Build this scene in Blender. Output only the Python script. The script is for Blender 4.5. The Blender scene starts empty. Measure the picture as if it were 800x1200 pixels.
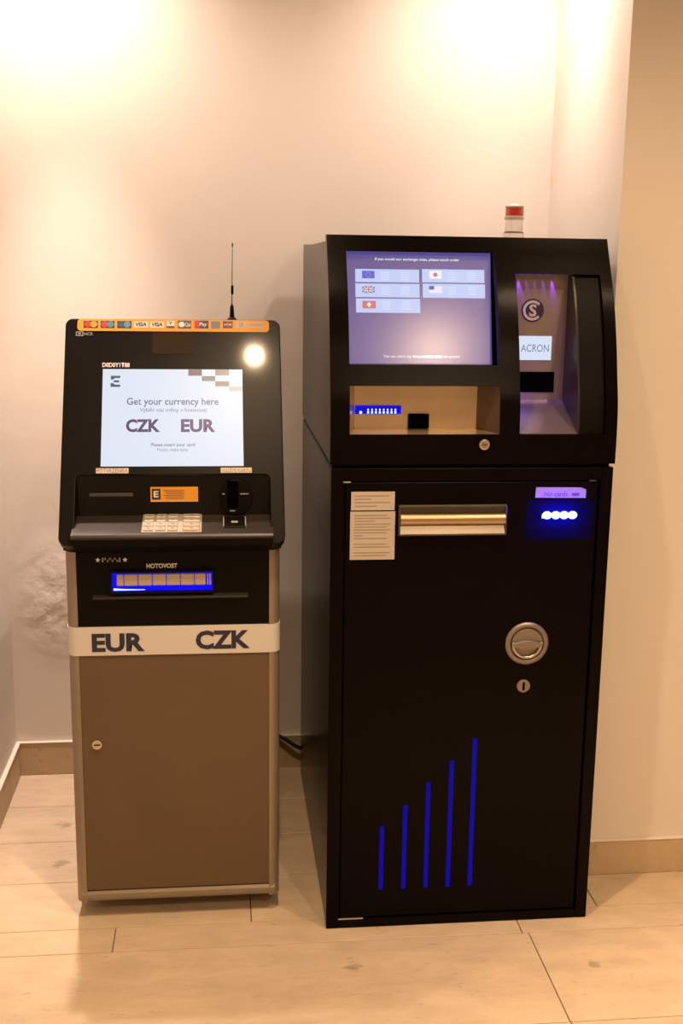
import bpy, bmesh, math
from mathutils import Vector, Matrix

S = bpy.context.scene
C = S.collection
PI = math.pi

# ------------------------------------------------------------------ camera
cam_d = bpy.data.cameras.new('camera')
cam = bpy.data.objects.new('camera', cam_d)
C.objects.link(cam)
YAW, PITCH, ROLL = 0.1068, 0.2059, 0.0135
fw = Vector((math.sin(YAW) * math.cos(PITCH), math.cos(YAW) * math.cos(PITCH), -math.sin(PITCH)))
rt = Vector((math.cos(YAW), -math.sin(YAW), 0))
up = rt.cross(fw)
r2 = rt * math.cos(ROLL) + up * math.sin(ROLL)
u2 = up * math.cos(ROLL) - rt * math.sin(ROLL)
m = Matrix.Identity(4)
for i in range(3):
    m[i][0], m[i][1], m[i][2] = r2[i], u2[i], -fw[i]
m.translation = Vector((-0.2528, -2.5881, 1.6))
cam.matrix_world = m
cam_d.sensor_fit = 'VERTICAL'
cam_d.sensor_height = 36.0
cam_d.lens = 1357.9 / 1200 * 36
cam_d.clip_start = 0.05
S.camera = cam

# ------------------------------------------------------------------ world, exposure
w = bpy.data.worlds.new('world')
S.world = w
w.use_nodes = True
w.node_tree.nodes['Background'].inputs[0].default_value = (1.0, 0.72, 0.45, 1)
w.node_tree.nodes['Background'].inputs[1].default_value = 0.05
S.view_settings.view_transform = 'Standard'
S.view_settings.look = 'None'
S.view_settings.exposure = 0.0
S.view_settings.gamma = 1.0
S.view_settings.use_curve_mapping = False

# ceiling downlights: (x, y, watts, full cone degrees, what it stands over)
CEIL = 2.75
WASH = (1.0, 0.765, 0.65)
WARM = (1.0, 0.685, 0.41)
# (x, y, colour, [(watts, full cone degrees, lean degrees), ...] of the beam's core and spill, label)
LAMPS = [
    (-0.67, 0.67, WASH, [(54, 138, 0), (250, 48, 2)], 'recessed ceiling downlight close to the wall above the grey cash machine'),
    (0.56, 0.6, WASH, [(52, 138, 0), (45, 60, 0)], 'recessed ceiling downlight close to the wall above the black exchange machine'),
    (-0.115, -0.68, WARM, [(118, 88, 0), (24, 140, 0)], 'recessed ceiling downlight in front of and between the two machines'),
    (0.83, -2.77, WARM, [(150, 172, 0)], 'recessed ceiling downlight beside the viewer, farther from the machines'),
    (0.95, -0.95, WARM, [(88, 146, 0), (240, 50, 0)], 'recessed ceiling downlight to the right in front of the bare wall'),
]

# ------------------------------------------------------------------ helpers
def lin(c):
    return tuple(((v / 255) / 12.92 if v / 255 <= 0.04045 else ((v / 255 + 0.055) / 1.055) ** 2.4) for v in c)

_m = {}
def mat(name, col, rough=0.5, metal=0.0, emit=None, es=1.0, coat=0.0, coat_r=0.05, noise=0.0, nscale=40, bump=0.0, bscale=300, spec=0.5, alpha=1.0, trans=0.0):
    if name in _m:
        return _m[name]
    a = bpy.data.materials.new(name)
    a.use_nodes = True
    nt = a.node_tree
    b = nt.nodes['Principled BSDF']
    b.inputs['Base Color'].default_value = (*col, 1)
    b.inputs['Roughness'].default_value = rough
    b.inputs['Metallic'].default_value = metal
    b.inputs['Specular IOR Level'].default_value = spec
    b.inputs['Coat Weight'].default_value = coat
    b.inputs['Coat Roughness'].default_value = coat_r
    b.inputs['Transmission Weight'].default_value = trans
    if emit:
        b.inputs['Emission Color'].default_value = (*emit, 1)
        b.inputs['Emission Strength'].default_value = es
    tc = nt.nodes.new('ShaderNodeTexCoord')
    if noise > 0:
        n = nt.nodes.new('ShaderNodeTexNoise')
        n.inputs['Scale'].default_value = nscale
        n.inputs['Detail'].default_value = 6
        nt.links.new(tc.outputs['Object'], n.inputs['Vector'])
        r = nt.nodes.new('ShaderNodeMapRange')
        r.inputs['From Min'].default_value = 0.3
        r.inputs['From Max'].default_value = 0.7
        r.inputs['To Min'].default_value = 1 - noise
        r.inputs['To Max'].default_value = 1 + noise
        nt.links.new(n.outputs['Fac'], r.inputs['Value'])
        mx = nt.nodes.new('ShaderNodeVectorMath')
        mx.operation = 'SCALE'
        mx.inputs[0].default_value = col
        nt.links.new(r.outputs[0], mx.inputs['Scale'])
        nt.links.new(mx.outputs[0], b.inputs['Base Color'])
    if bump > 0:
        n = nt.nodes.new('ShaderNodeTexNoise')
        n.inputs['Scale'].default_value = bscale
        n.inputs['Detail'].default_value = 3
        nt.links.new(tc.outputs['Object'], n.inputs['Vector'])
        bp = nt.nodes.new('ShaderNodeBump')
        bp.inputs['Strength'].default_value = bump
        bp.inputs['Distance'].default_value = 0.002
        nt.links.new(n.outputs['Fac'], bp.inputs['Height'])
        nt.links.new(bp.outputs[0], b.inputs['Normal'])
    _m[name] = a
    return a

def wpos(o):
    p = Vector((0, 0, 0))
    while o:
        p += o.location
        o = o.parent
    return p

def finish(name, bm, material, parent=None, smooth=False, kind=None):
    """one mesh object; bm is in world coordinates, the object sits in its parent's frame"""
    if parent is not None:
        bmesh.ops.translate(bm, verts=bm.verts, vec=-wpos(parent))
    me = bpy.data.meshes.new(name)
    bmesh.ops.recalc_face_normals(bm, faces=bm.faces)
    bm.to_mesh(me)
    bm.free()
    if smooth:
        for f in me.polygons:
            f.use_smooth = True
    o = bpy.data.objects.new(name, me)
    C.objects.link(o)
    if material:
        me.materials.append(material)
    if parent is not None:
        o.parent = parent
    if kind:
        o['kind'] = kind
    if smooth == 'auto':
        set_sharp(me, 19)
    return o

def set_sharp(me, deg):
    bm = bmesh.new()
    bm.from_mesh(me)
    for e in bm.edges:
        if len(e.link_faces) == 2 and e.calc_face_angle(0) > math.radians(deg):
            e.smooth = False
    bm.to_mesh(me)
    bm.free()

def thing(name, label, cat, loc, group=None):
    o = bpy.data.objects.new(name, None)
    o.empty_display_size = 0.1
    C.objects.link(o)
    o.location = loc
    o['label'] = label
    o['category'] = cat
    if group:
        o['group'] = group
    return o

def add_box(bm, x0, x1, y0, y1, z0, z1, bev=0.0, seg=2):
    r = bmesh.ops.create_cube(bm, size=1)
    vs = r['verts']
    for v in vs:
        v.co = Vector(((x0 + x1) / 2 + v.co.x * (x1 - x0), (y0 + y1) / 2 + v.co.y * (y1 - y0), (z0 + z1) / 2 + v.co.z * (z1 - z0)))
    if bev > 0:
        es = list({e for v in vs for e in v.link_edges})
        bmesh.ops.bevel(bm, geom=es, offset=bev, segments=seg, profile=0.5, affect='EDGES')

def box(name, x0, x1, y0, y1, z0, z1, material, parent=None, bev=0.0, seg=2, **k):
    bm = bmesh.new()
    add_box(bm, x0, x1, y0, y1, z0, z1, bev, seg)
    return finish(name, bm, material, parent, smooth='auto' if bev else False, **k)

def add_prism(bm, poly, axis, a0, a1, bev=0.0, seg=2):
    """poly = 2-D outline; axis 'x': (y,z) outline swept along x; 'y': (x,z); 'z': (x,y)"""
    def P(p, a):
        if axis == 'x': return (a, p[0], p[1])
        if axis == 'y': return (p[0], a, p[1])
        return (p[0], p[1], a)
    v0 = [bm.verts.new(P(p, a0)) for p in poly]
    v1 = [bm.verts.new(P(p, a1)) for p in poly]
    fs = [bm.faces.new(v0), bm.faces.new(v1[::-1])]
    n = len(poly)
    for i in range(n):
        fs.append(bm.faces.new((v0[i], v1[i], v1[(i + 1) % n], v0[(i + 1) % n])))
    if bev > 0:
        bmesh.ops.recalc_face_normals(bm, faces=fs)
        es = [e for e in {e for f in fs for e in f.edges} if e.calc_face_angle(0) > 0.5]
        bmesh.ops.bevel(bm, geom=es, offset=bev, segments=seg, profile=0.5, affect='EDGES')

def prism(name, poly, axis, a0, a1, material, parent=None, bev=0.0, seg=2, smooth='auto', **k):
    bm = bmesh.new()
    add_prism(bm, poly, axis, a0, a1, bev, seg)
    return finish(name, bm, material, parent, smooth=smooth, **k)

def rrect(x0, x1, z0, z1, r, n=6, corners=(1, 1, 1, 1)):
    pts = []
    for k, (cx, cz, a) in enumerate(((x1 - r, z1 - r, 0), (x0 + r, z1 - r, PI / 2), (x0 + r, z0 + r, PI), (x1 - r, z0 + r, 1.5 * PI))):
        if corners[k]:
            for i in range(n + 1):
                t = a + PI / 2 * i / n
                pts.append((cx + r * math.cos(t), cz + r * math.sin(t)))
        else:
            pts.append((x1 if k in (0, 3) else x0, z1 if k < 2 else z0))
    return pts

def circ(cx, cz, r, n=24, rz=None):
    return [(cx + r * math.cos(2 * PI * i / n), cz + (rz or r) * math.sin(2 * PI * i / n)) for i in range(n)]

def add_tube(bm, pts, r, n=8, cap=True):
    pts = [Vector(p) for p in pts]
    rad = r if isinstance(r, (list, tuple)) else [r] * len(pts)
    rings = []
    ref = None
    for i, p in enumerate(pts):
        d = (pts[min(i + 1, len(pts) - 1)] - pts[max(i - 1, 0)]).normalized()
        if ref is None:
            ref = d.orthogonal().normalized()
        ref = (ref - d * ref.dot(d)).normalized()
        b = d.cross(ref)
        rings.append([bm.verts.new(p + (ref * math.cos(2 * PI * k / n) + b * math.sin(2 * PI * k / n)) * rad[i]) for k in range(n)])
    for a, c in zip(rings, rings[1:]):
        for k in range(n):
            bm.faces.new((a[k], a[(k + 1) % n], c[(k + 1) % n], c[k]))
    if cap:
        bm.faces.new(rings[0][::-1])
        bm.faces.new(rings[-1])

def tube(name, pts, r, material, parent=None, n=8, **k):
    bm = bmesh.new()
    add_tube(bm, pts, r, n)
    return finish(name, bm, material, parent, smooth=True, **k)

def lathe(name, prof, cx, cy, material, parent=None, n=24):
    """prof = [(radius, z)...] turned about the vertical axis through cx, cy"""
    bm = bmesh.new()
    rings = []
    for r, z in prof:
        rings.append([bm.verts.new((cx + r * math.cos(2 * PI * k / n), cy + r * math.sin(2 * PI * k / n), z)) for k in range(n)])
    for a, c in zip(rings, rings[1:]):
        for k in range(n):
            bm.faces.new((a[k], a[(k + 1) % n], c[(k + 1) % n], c[k]))
    bm.faces.new(rings[0][::-1])
    bm.faces.new(rings[-1])
    return finish(name, bm, material, parent, smooth='auto')

def transform_new(o, M):
    """apply a world-space matrix M to a mesh object that was built in flat (x, -, v) coordinates"""
    off = wpos(o)
    for v in o.data.vertices:
        v.co = (M @ (v.co + off)) - off
    o.data.update()
    return o

def text_bm(body, x0, x1, z0, z1, y, weight=0.0, space=1.0, italic=0.0):
    """lettering fitted into the rectangle x0..x1, z0..z1 on the plane y (a flat print, facing -y)"""
    cu = bpy.data.curves.new('lettering_curve', 'FONT')
    cu.body = body
    cu.size = 1.0
    cu.offset = weight
    cu.space_character = space
    cu.shear = italic
    cu.resolution_u = 3
    o = bpy.data.objects.new('lettering_tmp', cu)
    C.objects.link(o)
    bpy.context.view_layer.update()
    me = bpy.data.meshes.new_from_object(o.evaluated_get(bpy.context.evaluated_depsgraph_get()))
    bpy.data.objects.remove(o)
    bpy.data.curves.remove(cu)
    xs = [v.co.x for v in me.vertices]
    ys = [v.co.y for v in me.vertices]
    a0, a1, b0, b1 = min(xs), max(xs), min(ys), max(ys)
    bm = bmesh.new()
    bm.from_mesh(me)
    bpy.data.meshes.remove(me)
    for v in bm.verts:
        v.co = Vector((x0 + (v.co.x - a0) / (a1 - a0) * (x1 - x0), y, z0 + (v.co.y - b0) / (b1 - b0) * (z1 - z0)))
    return bm

def text(body, x0, x1, z0, z1, y, material, parent, weight=0.0, space=1.0, name='lettering', M=None, italic=0.0):
    bm = text_bm(body, x0, x1, z0, z1, y, weight, space, italic)
    if M is not None:
        bmesh.ops.transform(bm, matrix=M, verts=bm.verts)
    return finish(name, bm, material, parent)

def flat(name, poly, y, material, parent, M=None, t=0.0006):
    """thin print or plate: outline (x, z) standing t proud of the plane y"""
    bm = bmesh.new()
    add_prism(bm, poly, 'y', y - t, y)
    if M is not None:
        bmesh.ops.transform(bm, matrix=M, verts=bm.verts)
    return finish(name, bm, material, parent)

def rect(x0, x1, z0, z1):
    return [(x0, z0), (x1, z0), (x1, z1), (x0, z1)]

def struct(o):
    o['kind'] = 'structure'
    return o

# ------------------------------------------------------------------ materials of the room
def wall_material():
    a = bpy.data.materials.new('cream_plaster')
    a.use_nodes = True
    nt = a.node_tree
    b = nt.nodes['Principled BSDF']
    b.inputs['Base Color'].default_value = (0.80, 0.75, 0.68, 1)
    b.inputs['Roughness'].default_value = 0.85
    b.inputs['Specular IOR Level'].default_value = 0.2
    g = nt.nodes.new('ShaderNodeNewGeometry')
    n1 = nt.nodes.new('ShaderNodeTexNoise')
    n1.inputs['Scale'].default_value = 14
    n1.inputs['Detail'].default_value = 5
    nt.links.new(g.outputs['Position'], n1.inputs['Vector'])
    n2 = nt.nodes.new('ShaderNodeTexNoise')
    n2.inputs['Scale'].default_value = 13
    n2.inputs['Detail'].default_value = 6
    n2.inputs['Roughness'].default_value = 0.45
    nt.links.new(g.outputs['Position'], n2.inputs['Vector'])
    # patched, lumpy plaster low on the wall left of the cash machine
    d = nt.nodes.new('ShaderNodeVectorMath'); d.operation = 'SUBTRACT'
    d.inputs[1].default_value = (-0.76, 0.97, 0.58)
    nt.links.new(g.outputs['Position'], d.inputs[0])
    sc = nt.nodes.new('ShaderNodeVectorMath'); sc.operation = 'MULTIPLY'
    sc.inputs[1].default_value = (1.0, 1.0, 0.62)
    nt.links.new(d.outputs[0], sc.inputs[0])
    ln = nt.nodes.new('ShaderNodeVectorMath'); ln.operation = 'LENGTH'
    nt.links.new(sc.outputs[0], ln.inputs[0])
    mr = nt.nodes.new('ShaderNodeMapRange'); mr.interpolation_type = 'SMOOTHSTEP'
    mr.inputs['From Min'].default_value = 0.02
    mr.inputs['From Max'].default_value = 0.16
    mr.inputs['To Min'].default_value = 1.0
    mr.inputs['To Max'].default_value = 0.03
    nt.links.new(ln.outputs['Value'], mr.inputs['Value'])
    mu = nt.nodes.new('ShaderNodeMath'); mu.operation = 'MULTIPLY'
    nt.links.new(n2.outputs['Fac'], mu.inputs[0]); nt.links.new(mr.outputs[0], mu.inputs[1])
    ad = nt.nodes.new('ShaderNodeMath'); ad.operation = 'MULTIPLY_ADD'
    ad.inputs[1].default_value = 0.06
    nt.links.new(n1.outputs['Fac'], ad.inputs[0]); nt.links.new(mu.outputs[0], ad.inputs[2])
    bp = nt.nodes.new('ShaderNodeBump')
    bp.inputs['Strength'].default_value = 1.0
    bp.inputs['Distance'].default_value = 0.016
    nt.links.new(ad.outputs[0], bp.inputs['Height'])
    nt.links.new(bp.outputs[0], b.inputs['Normal'])
    return a

def stone_material(name, base, rough):
    a = bpy.data.materials.new(name)
    a.use_nodes = True
    nt = a.node_tree
    b = nt.nodes['Principled BSDF']
    b.inputs['Roughness'].default_value = rough
    b.inputs['Specular IOR Level'].default_value = 0.35
    g = nt.nodes.new('ShaderNodeNewGeometry')
    oi = nt.nodes.new('ShaderNodeObjectInfo')
    mp = nt.nodes.new('ShaderNodeVectorMath'); mp.operation = 'MULTIPLY'
    mp.inputs[1].default_value = (1.0, 2.6, 1.0)
    nt.links.new(g.outputs['Position'], mp.inputs[0])
    of = nt.nodes.new('ShaderNodeVectorMath'); of.operation = 'ADD'
    nt.links.new(mp.outputs[0], of.inputs[0])
    rs = nt.nodes.new('ShaderNodeMath'); rs.operation = 'MULTIPLY'; rs.inputs[1].default_value = 37
    nt.links.new(oi.outputs['Random'], rs.inputs[0])
    nt.links.new(rs.outputs[0], of.inputs[1])
    n1 = nt.nodes.new('ShaderNodeTexNoise')
    n1.inputs['Scale'].default_value = 7; n1.inputs['Detail'].default_value = 8; n1.inputs['Roughness'].default_value = 0.6
    nt.links.new(of.outputs[0], n1.inputs['Vector'])
    cr = nt.nodes.new('ShaderNodeValToRGB')
    cr.color_ramp.elements[0].position = 0.30
    cr.color_ramp.elements[0].color = (*[c * 0.86 for c in base], 1)
    cr.color_ramp.elements[1].position = 0.66
    cr.color_ramp.elements[1].color = (*[c * 1.08 for c in base], 1)
    nt.links.new(n1.outputs['Fac'], cr.inputs['Fac'])
    # fossil flecks and pits
    n2 = nt.nodes.new('ShaderNodeTexNoise')
    n2.inputs['Scale'].default_value = 26; n2.inputs['Detail'].default_value = 5; n2.inputs['Roughness'].default_value = 0.65
    nt.links.new(of.outputs[0], n2.inputs['Vector'])
    mr = nt.nodes.new('ShaderNodeMapRange'); mr.interpolation_type = 'SMOOTHSTEP'
    mr.inputs['From Min'].default_value = 0.27; mr.inputs['From Max'].default_value = 0.40
    mr.inputs['To Min'].default_value = 0.72; mr.inputs['To Max'].default_value = 1.0
    nt.links.new(n2.outputs['Fac'], mr.inputs['Value'])
    mx = nt.nodes.new('ShaderNodeVectorMath'); mx.operation = 'SCALE'
    nt.links.new(cr.outputs['Color'], mx.inputs[0]); nt.links.new(mr.outputs[0], mx.inputs['Scale'])
    last = mx.outputs[0]
    for (sx_, sy_, rad) in ((-0.693, 0.380, 0.034), (-0.707, 0.612, 0.026), (0.62, -0.20, 0.02), (0.05, -0.16, 0.022)):
        d = nt.nodes.new('ShaderNodeVectorMath'); d.operation = 'SUBTRACT'; d.inputs[1].default_value = (sx_, sy_, 0)
        nt.links.new(g.outputs['Position'], d.inputs[0])
        wv = nt.nodes.new('ShaderNodeVectorMath'); wv.operation = 'MULTIPLY'; wv.inputs[1].default_value = (1.0, 1.25, 1.0)
        nt.links.new(d.outputs[0], wv.inputs[0])
        le = nt.nodes.new('ShaderNodeVectorMath'); le.operation = 'LENGTH'
        nt.links.new(wv.outputs[0], le.inputs[0])
        nz = nt.nodes.new('ShaderNodeMath'); nz.operation = 'MULTIPLY_ADD'; nz.inputs[1].default_value = 0.09; nz.inputs[2].default_value = -0.045
        nt.links.new(n2.outputs['Fac'], nz.inputs[0])
        sm = nt.nodes.new('ShaderNodeMath'); sm.operation = 'ADD'
        nt.links.new(le.outputs['Value'], sm.inputs[0]); nt.links.new(nz.outputs[0], sm.inputs[1])
        sr = nt.nodes.new('ShaderNodeMapRange'); sr.interpolation_type = 'SMOOTHSTEP'
        sr.inputs['From Min'].default_value = rad * 0.3; sr.inputs['From Max'].default_value = rad
        sr.inputs['To Min'].default_value = 0.66; sr.inputs['To Max'].default_value = 1.0
        nt.links.new(sm.outputs[0], sr.inputs['Value'])
        sc_ = nt.nodes.new('ShaderNodeVectorMath'); sc_.operation = 'SCALE'
        nt.links.new(last, sc_.inputs[0]); nt.links.new(sr.outputs[0], sc_.inputs['Scale'])
        last = sc_.outputs[0]
    nt.links.new(last, b.inputs['Base Color'])
    bp = nt.nodes.new('ShaderNodeBump'); bp.inputs['Strength'].default_value = 0.15; bp.inputs['Distance'].default_value = 0.001
    nt.links.new(n2.outputs['Fac'], bp.inputs['Height']); nt.links.new(bp.outputs[0], b.inputs['Normal'])
    return a

PLASTER = wall_material()
STONE = stone_material('limestone_tile', (0.60, 0.475, 0.33), 0.42)
SKIRT = stone_material('limestone_skirting', (0.56, 0.43, 0.28), 0.55)
GROUT = mat('dark_grout', (0.16, 0.115, 0.07), 0.9)
CEILP = mat('ceiling_paint', (0.50, 0.47, 0.43), 0.9)

# ------------------------------------------------------------------ the room
XL, XR, YB, YF, XP, YP = -0.905, 2.6, 0.973, -4.6, 0.715, 0.214
floor = struct(box('floor', XL - 0.1, XR + 0.1, YF - 0.1, YB + 0.1, -0.05, -0.004, GROUT))
struct(box('wall_left', XL - 0.1, XL, YF - 0.1, YB + 0.1, -0.004, CEIL, PLASTER))
struct(box('wall_back', XL, XR + 0.1, YB, YB + 0.1, -0.004, CEIL, PLASTER))
# the wall to the right comes forward: its front face and the reveal back to the rear wall
struct(prism('wall_right', [(XP, YP), (XR, YP), (XR, YB), (XP + 0.038, YB)], 'z', -0.004, CEIL, PLASTER, smooth=False))
struct(box('wall_far_right', XR, XR + 0.1, YF - 0.1, YP, -0.004, CEIL, PLASTER))
struct(box('wall_front', XL, XR, YF - 0.1, YF, -0.004, CEIL, PLASTER))
struct(box('ceiling', XL - 0.1, XR + 0.1, YF - 0.1, YB + 0.1, CEIL, CEIL + 0.1, CEILP))
BBH = 0.108
struct(box('baseboard_back', XL, XP + 0.03, YB - 0.012, YB, 0.0, BBH, SKIRT, bev=0.0025))
struct(box('baseboard_left', XL, XL + 0.012, YF, YB - 0.012, 0.0, BBH, SKIRT, bev=0.0025))
struct(box('baseboard_right', XP, XR, YP - 0.012, YP, 0.0, 0.098, SKIRT, bev=0.0025))

LIT_EDGE = mat('pale_lit_edge', (0.78, 0.70, 0.60), 0.7)  # pale paint line, with the lit top face put into its colour
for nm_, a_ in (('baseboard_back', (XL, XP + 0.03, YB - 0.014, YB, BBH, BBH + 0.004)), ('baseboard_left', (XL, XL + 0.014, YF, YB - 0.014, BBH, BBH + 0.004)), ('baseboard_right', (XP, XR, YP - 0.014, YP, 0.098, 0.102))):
    box('skirting_lit_edge', *a_, LIT_EDGE, bpy.data.objects[nm_], bev=0.0015)

# floor slabs, each its own piece
ROWS = [0.972, 0.733, 0.506, 0.279, 0.05, -0.055, -0.405, -0.755, -0.86, -1.21, -1.56, -1.665, -2.015, -2.365, -2.72, -3.07, -3.42, -3.77, -4.12, -4.6]
JOINTS = [(-0.40, 0.55), (-0.30, 0.60), (-0.38, 0.52, 1.5), (-0.183, 0.7075, 1.61), (-0.517, 0.483, 1.49), (0.4986, 1.75)]
for i, (ya, yb) in enumerate(zip(ROWS, ROWS[1:])):
    js = JOINTS[i] if i < len(JOINTS) else tuple(-0.55 + 0.37 * ((i * 7) % 3) + k * 1.05 for k in range(3))
    xs = [XL] + [j for j in js if j < XR - 0.05] + [XR]
    for xa, xb in zip(xs, xs[1:]):
        g = 0.0012
        box('floor_tile', xa + g, xb - g, yb + g, ya - g, -0.02, 0.0, STONE, floor, bev=0.0012, seg=1)

# ------------------------------------------------------------------ ceiling downlights
LENS = mat('lamp_lens', (1, 1, 1), 0.4, emit=WARM, es=30)
TRIM = mat('lamp_trim', (0.75, 0.74, 0.72), 0.4)
for k, (x, y, lcol, beams, lab) in enumerate(LAMPS):
    t = thing('ceiling_downlight', lab, 'ceiling lamp', (x, y, CEIL), 'recessed ceiling downlights')
    bm = bmesh.new()
    n = 28
    rings = [[bm.verts.new((x + r * math.cos(2 * PI * q / n), y + r * math.sin(2 * PI * q / n), z)) for q in range(n)] for r, z in ((0.038, CEIL - 0.001), (0.040, CEIL - 0.006), (0.055, CEIL - 0.005), (0.058, CEIL - 0.0005))]
    for a, b in zip(rings, rings[1:] + rings[:1]):
        for q in range(n):
            bm.faces.new((a[q], a[(q + 1) % n], b[(q + 1) % n], b[q]))
    finish('trim_ring', bm, TRIM, t, smooth='auto')
    lathe('lens', [(0.036, CEIL - 0.003), (0.037, CEIL - 0.0005)], x, y, LENS, t)
    for e, ang, lean in beams:
        L = bpy.data.lights.new('downlight_beam', 'SPOT')
        L.energy = e
        L.color = lcol
        L.spot_size = math.radians(ang)
        L.spot_blend = 1.0
        L.shadow_soft_size = 0.03
        lo = bpy.data.objects.new('downlight_beam', L)
        C.objects.link(lo)
        lo.parent = t
        lo.location = (0, 0, -0.035)
        lo.rotation_euler.x = math.radians(-lean)      # leaning away from the rear wall

# ------------------------------------------------------------------ materials of the machines
BLACK = mat('black_textured_paint', (0.0030, 0.0014, 0.0008), 0.22, bump=0.08, bscale=900, spec=0.07)
BLACKS = mat('black_smooth_paint', (0.0030, 0.0014, 0.0008), 0.24, spec=0.12)
BLACKG = mat('black_gloss_plastic', (0.003, 0.002, 0.0012), 0.36, spec=0.14, coat=0.22, coat_r=0.07)
BLACKM = mat('black_matt_plastic', (0.004, 0.003, 0.002), 0.5, spec=0.1)
VOID = mat('dark_opening', (0.0015, 0.0012, 0.001), 0.9, spec=0.0)
DKGREY = mat('dark_grey_plastic', (0.055, 0.05, 0.045), 0.42, noise=0.06)
SILVER = mat('silver_grey_paint', (0.27, 0.22, 0.165), 0.42, metal=0.3, noise=0.03, nscale=200)
DOORGR = mat('grey_door_paint', (0.118, 0.074, 0.038), 0.55, noise=0.03, nscale=8)
STEEL = mat('brushed_steel', (0.50, 0.48, 0.45), 0.32, metal=1.0, noise=0.06, nscale=60)
PANELST = mat('satin_metal_panel', (0.26, 0.205, 0.16), 0.34, metal=0.35, noise=0.05, nscale=30)
NICKEL = mat('nickel', (0.62, 0.58, 0.52), 0.25, metal=1.0)
BRASS = mat('brass', (0.46, 0.34, 0.20), 0.36, metal=1.0)
WHITEP = mat('white_print', (0.75, 0.73, 0.70), 0.6)
BANNER = mat('white_vinyl_strip', (0.62, 0.60, 0.57), 0.5)
NAVY = mat('navy_print', (0.020, 0.020, 0.045), 0.5)
ORANGE = mat('orange_vinyl', (0.75, 0.34, 0.03), 0.45)
PAPER = mat('paper', (0.47, 0.42, 0.36), 0.8)
INK = mat('grey_ink', (0.27, 0.23, 0.19), 0.8)
BLKINK = mat('black_ink', (0.02, 0.02, 0.02), 0.6)

def glow(name, c, s=1.0, base=(0.02, 0.02, 0.02), coat=1.0, cr=0.08):
    return mat(name, base, 0.35, emit=c, es=s, coat=coat, coat_r=cr)

# ================================================================== GREY CASH MACHINE
AX, AY = -0.362, 0.42
atm = thing('cash_machine', 'grey freestanding cash machine with a tilted black head and lit white screen', 'cash machine', (AX, AY, 0))
X0, X1, Y0 = -0.615, -0.111, 0.092
Yb = 0.92

def plan(off=0.0, r=0.024, yb=Yb):
    """plan outline of the cabinet with rounded front corners"""
    a0, a1, f = X0 - off, X1 + off, Y0 - off
    pts = [(a1, yb), (a0, yb)]
    for i in range(9):
        t = PI + PI / 2 * i / 8
        pts.append((a0 + r + r * math.cos(t), f + r + r * math.sin(t)))
    for i in range(9):
        t = 1.5 * PI + PI / 2 * i / 8
        pts.append((a1 - r + r * math.cos(t), f + r + r * math.sin(t)))
    return pts

prism('cabinet_shell', [(X1 - 0.001, Yb), (X0 + 0.001, Yb), (X0 + 0.001, Y0 + 0.03), (X0 + 0.02, Y0 + 0.012), (X1 - 0.02, Y0 + 0.012), (X1 - 0.001, Y0 + 0.03)], 'z', 0.048, 0.946, SILVER, atm, smooth=False)
def post(sign):
    r = 0.026
    cx = X0 if sign < 0 else X1
    pts = []
    for i in range(9):
        t = PI / 2 * i / 8
        pts.append((cx - sign * (r - r * math.cos(t)), Y0 + r - r * math.sin(t)))
    pts += [(cx - sign * r, Y0 + 0.02), (cx - sign * 0.014, Y0 + 0.045), (cx, Y0 + 0.045)]
    prism('corner_post', pts, 'z', 0.047, 0.946, SILVER, atm, bev=0.0)
post(-1); post(1)
# bottom rail with its rounded lip
rail = [(Y0 + 0.03, 0.045), (Y0 + 0.012, 0.045), (Y0 + 0.004, 0.049), (Y0 - 0.001, 0.058), (Y0 - 0.001, 0.068), (Y0 + 0.004, 0.075), (Y0 + 0.03, 0.075)]
prism('bottom_rail', rail, 'x', X0 + 0.012, X1 - 0.012, SILVER, atm)
# recessed plinth and feet
box('plinth', X0 + 0.06, X1 - 0.06, Y0 + 0.16, Yb - 0.08, 0.0, 0.048, BLACKM, atm)
for sx in (X0 + 0.05, X1 - 0.05):
    for sy in (Y0 + 0.12, Yb - 0.05):
        lathe('foot', [(0.02, 0.0), (0.022, 0.006), (0.010, 0.010), (0.010, 0.047)], sx, sy, BLACKM, atm, n=12)
# door
door = box('door', -0.590, -0.134, Y0 + 0.002, Y0 + 0.02, 0.078, 0.690, DOORGR, atm, bev=0.002)
bm = bmesh.new()
add_prism(bm, circ(-0.553, 0.467, 0.0125), 'y', Y0 - 0.006, Y0 + 0.004, bev=0.002)
lk = finish('lock', bm, NICKEL, door, smooth='auto')
flat('keyway', rect(-0.5605, -0.5455, 0.4655, 0.4685), Y0 - 0.0061, VOID, door)
# white strip with the currencies
ban = prism('currency_strip', plan(0.0015, r=0.0255, yb=Y0 + 0.05), 'z', 0.692, 0.762, BANNER, atm)
text('EUR', -0.558, -0.434, 0.701, 0.747, Y0 - 0.0022, NAVY, ban, weight=0.042)
text('CZK', -0.313, -0.183, 0.703, 0.750, Y0 - 0.0022, NAVY, ban, weight=0.042)

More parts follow.
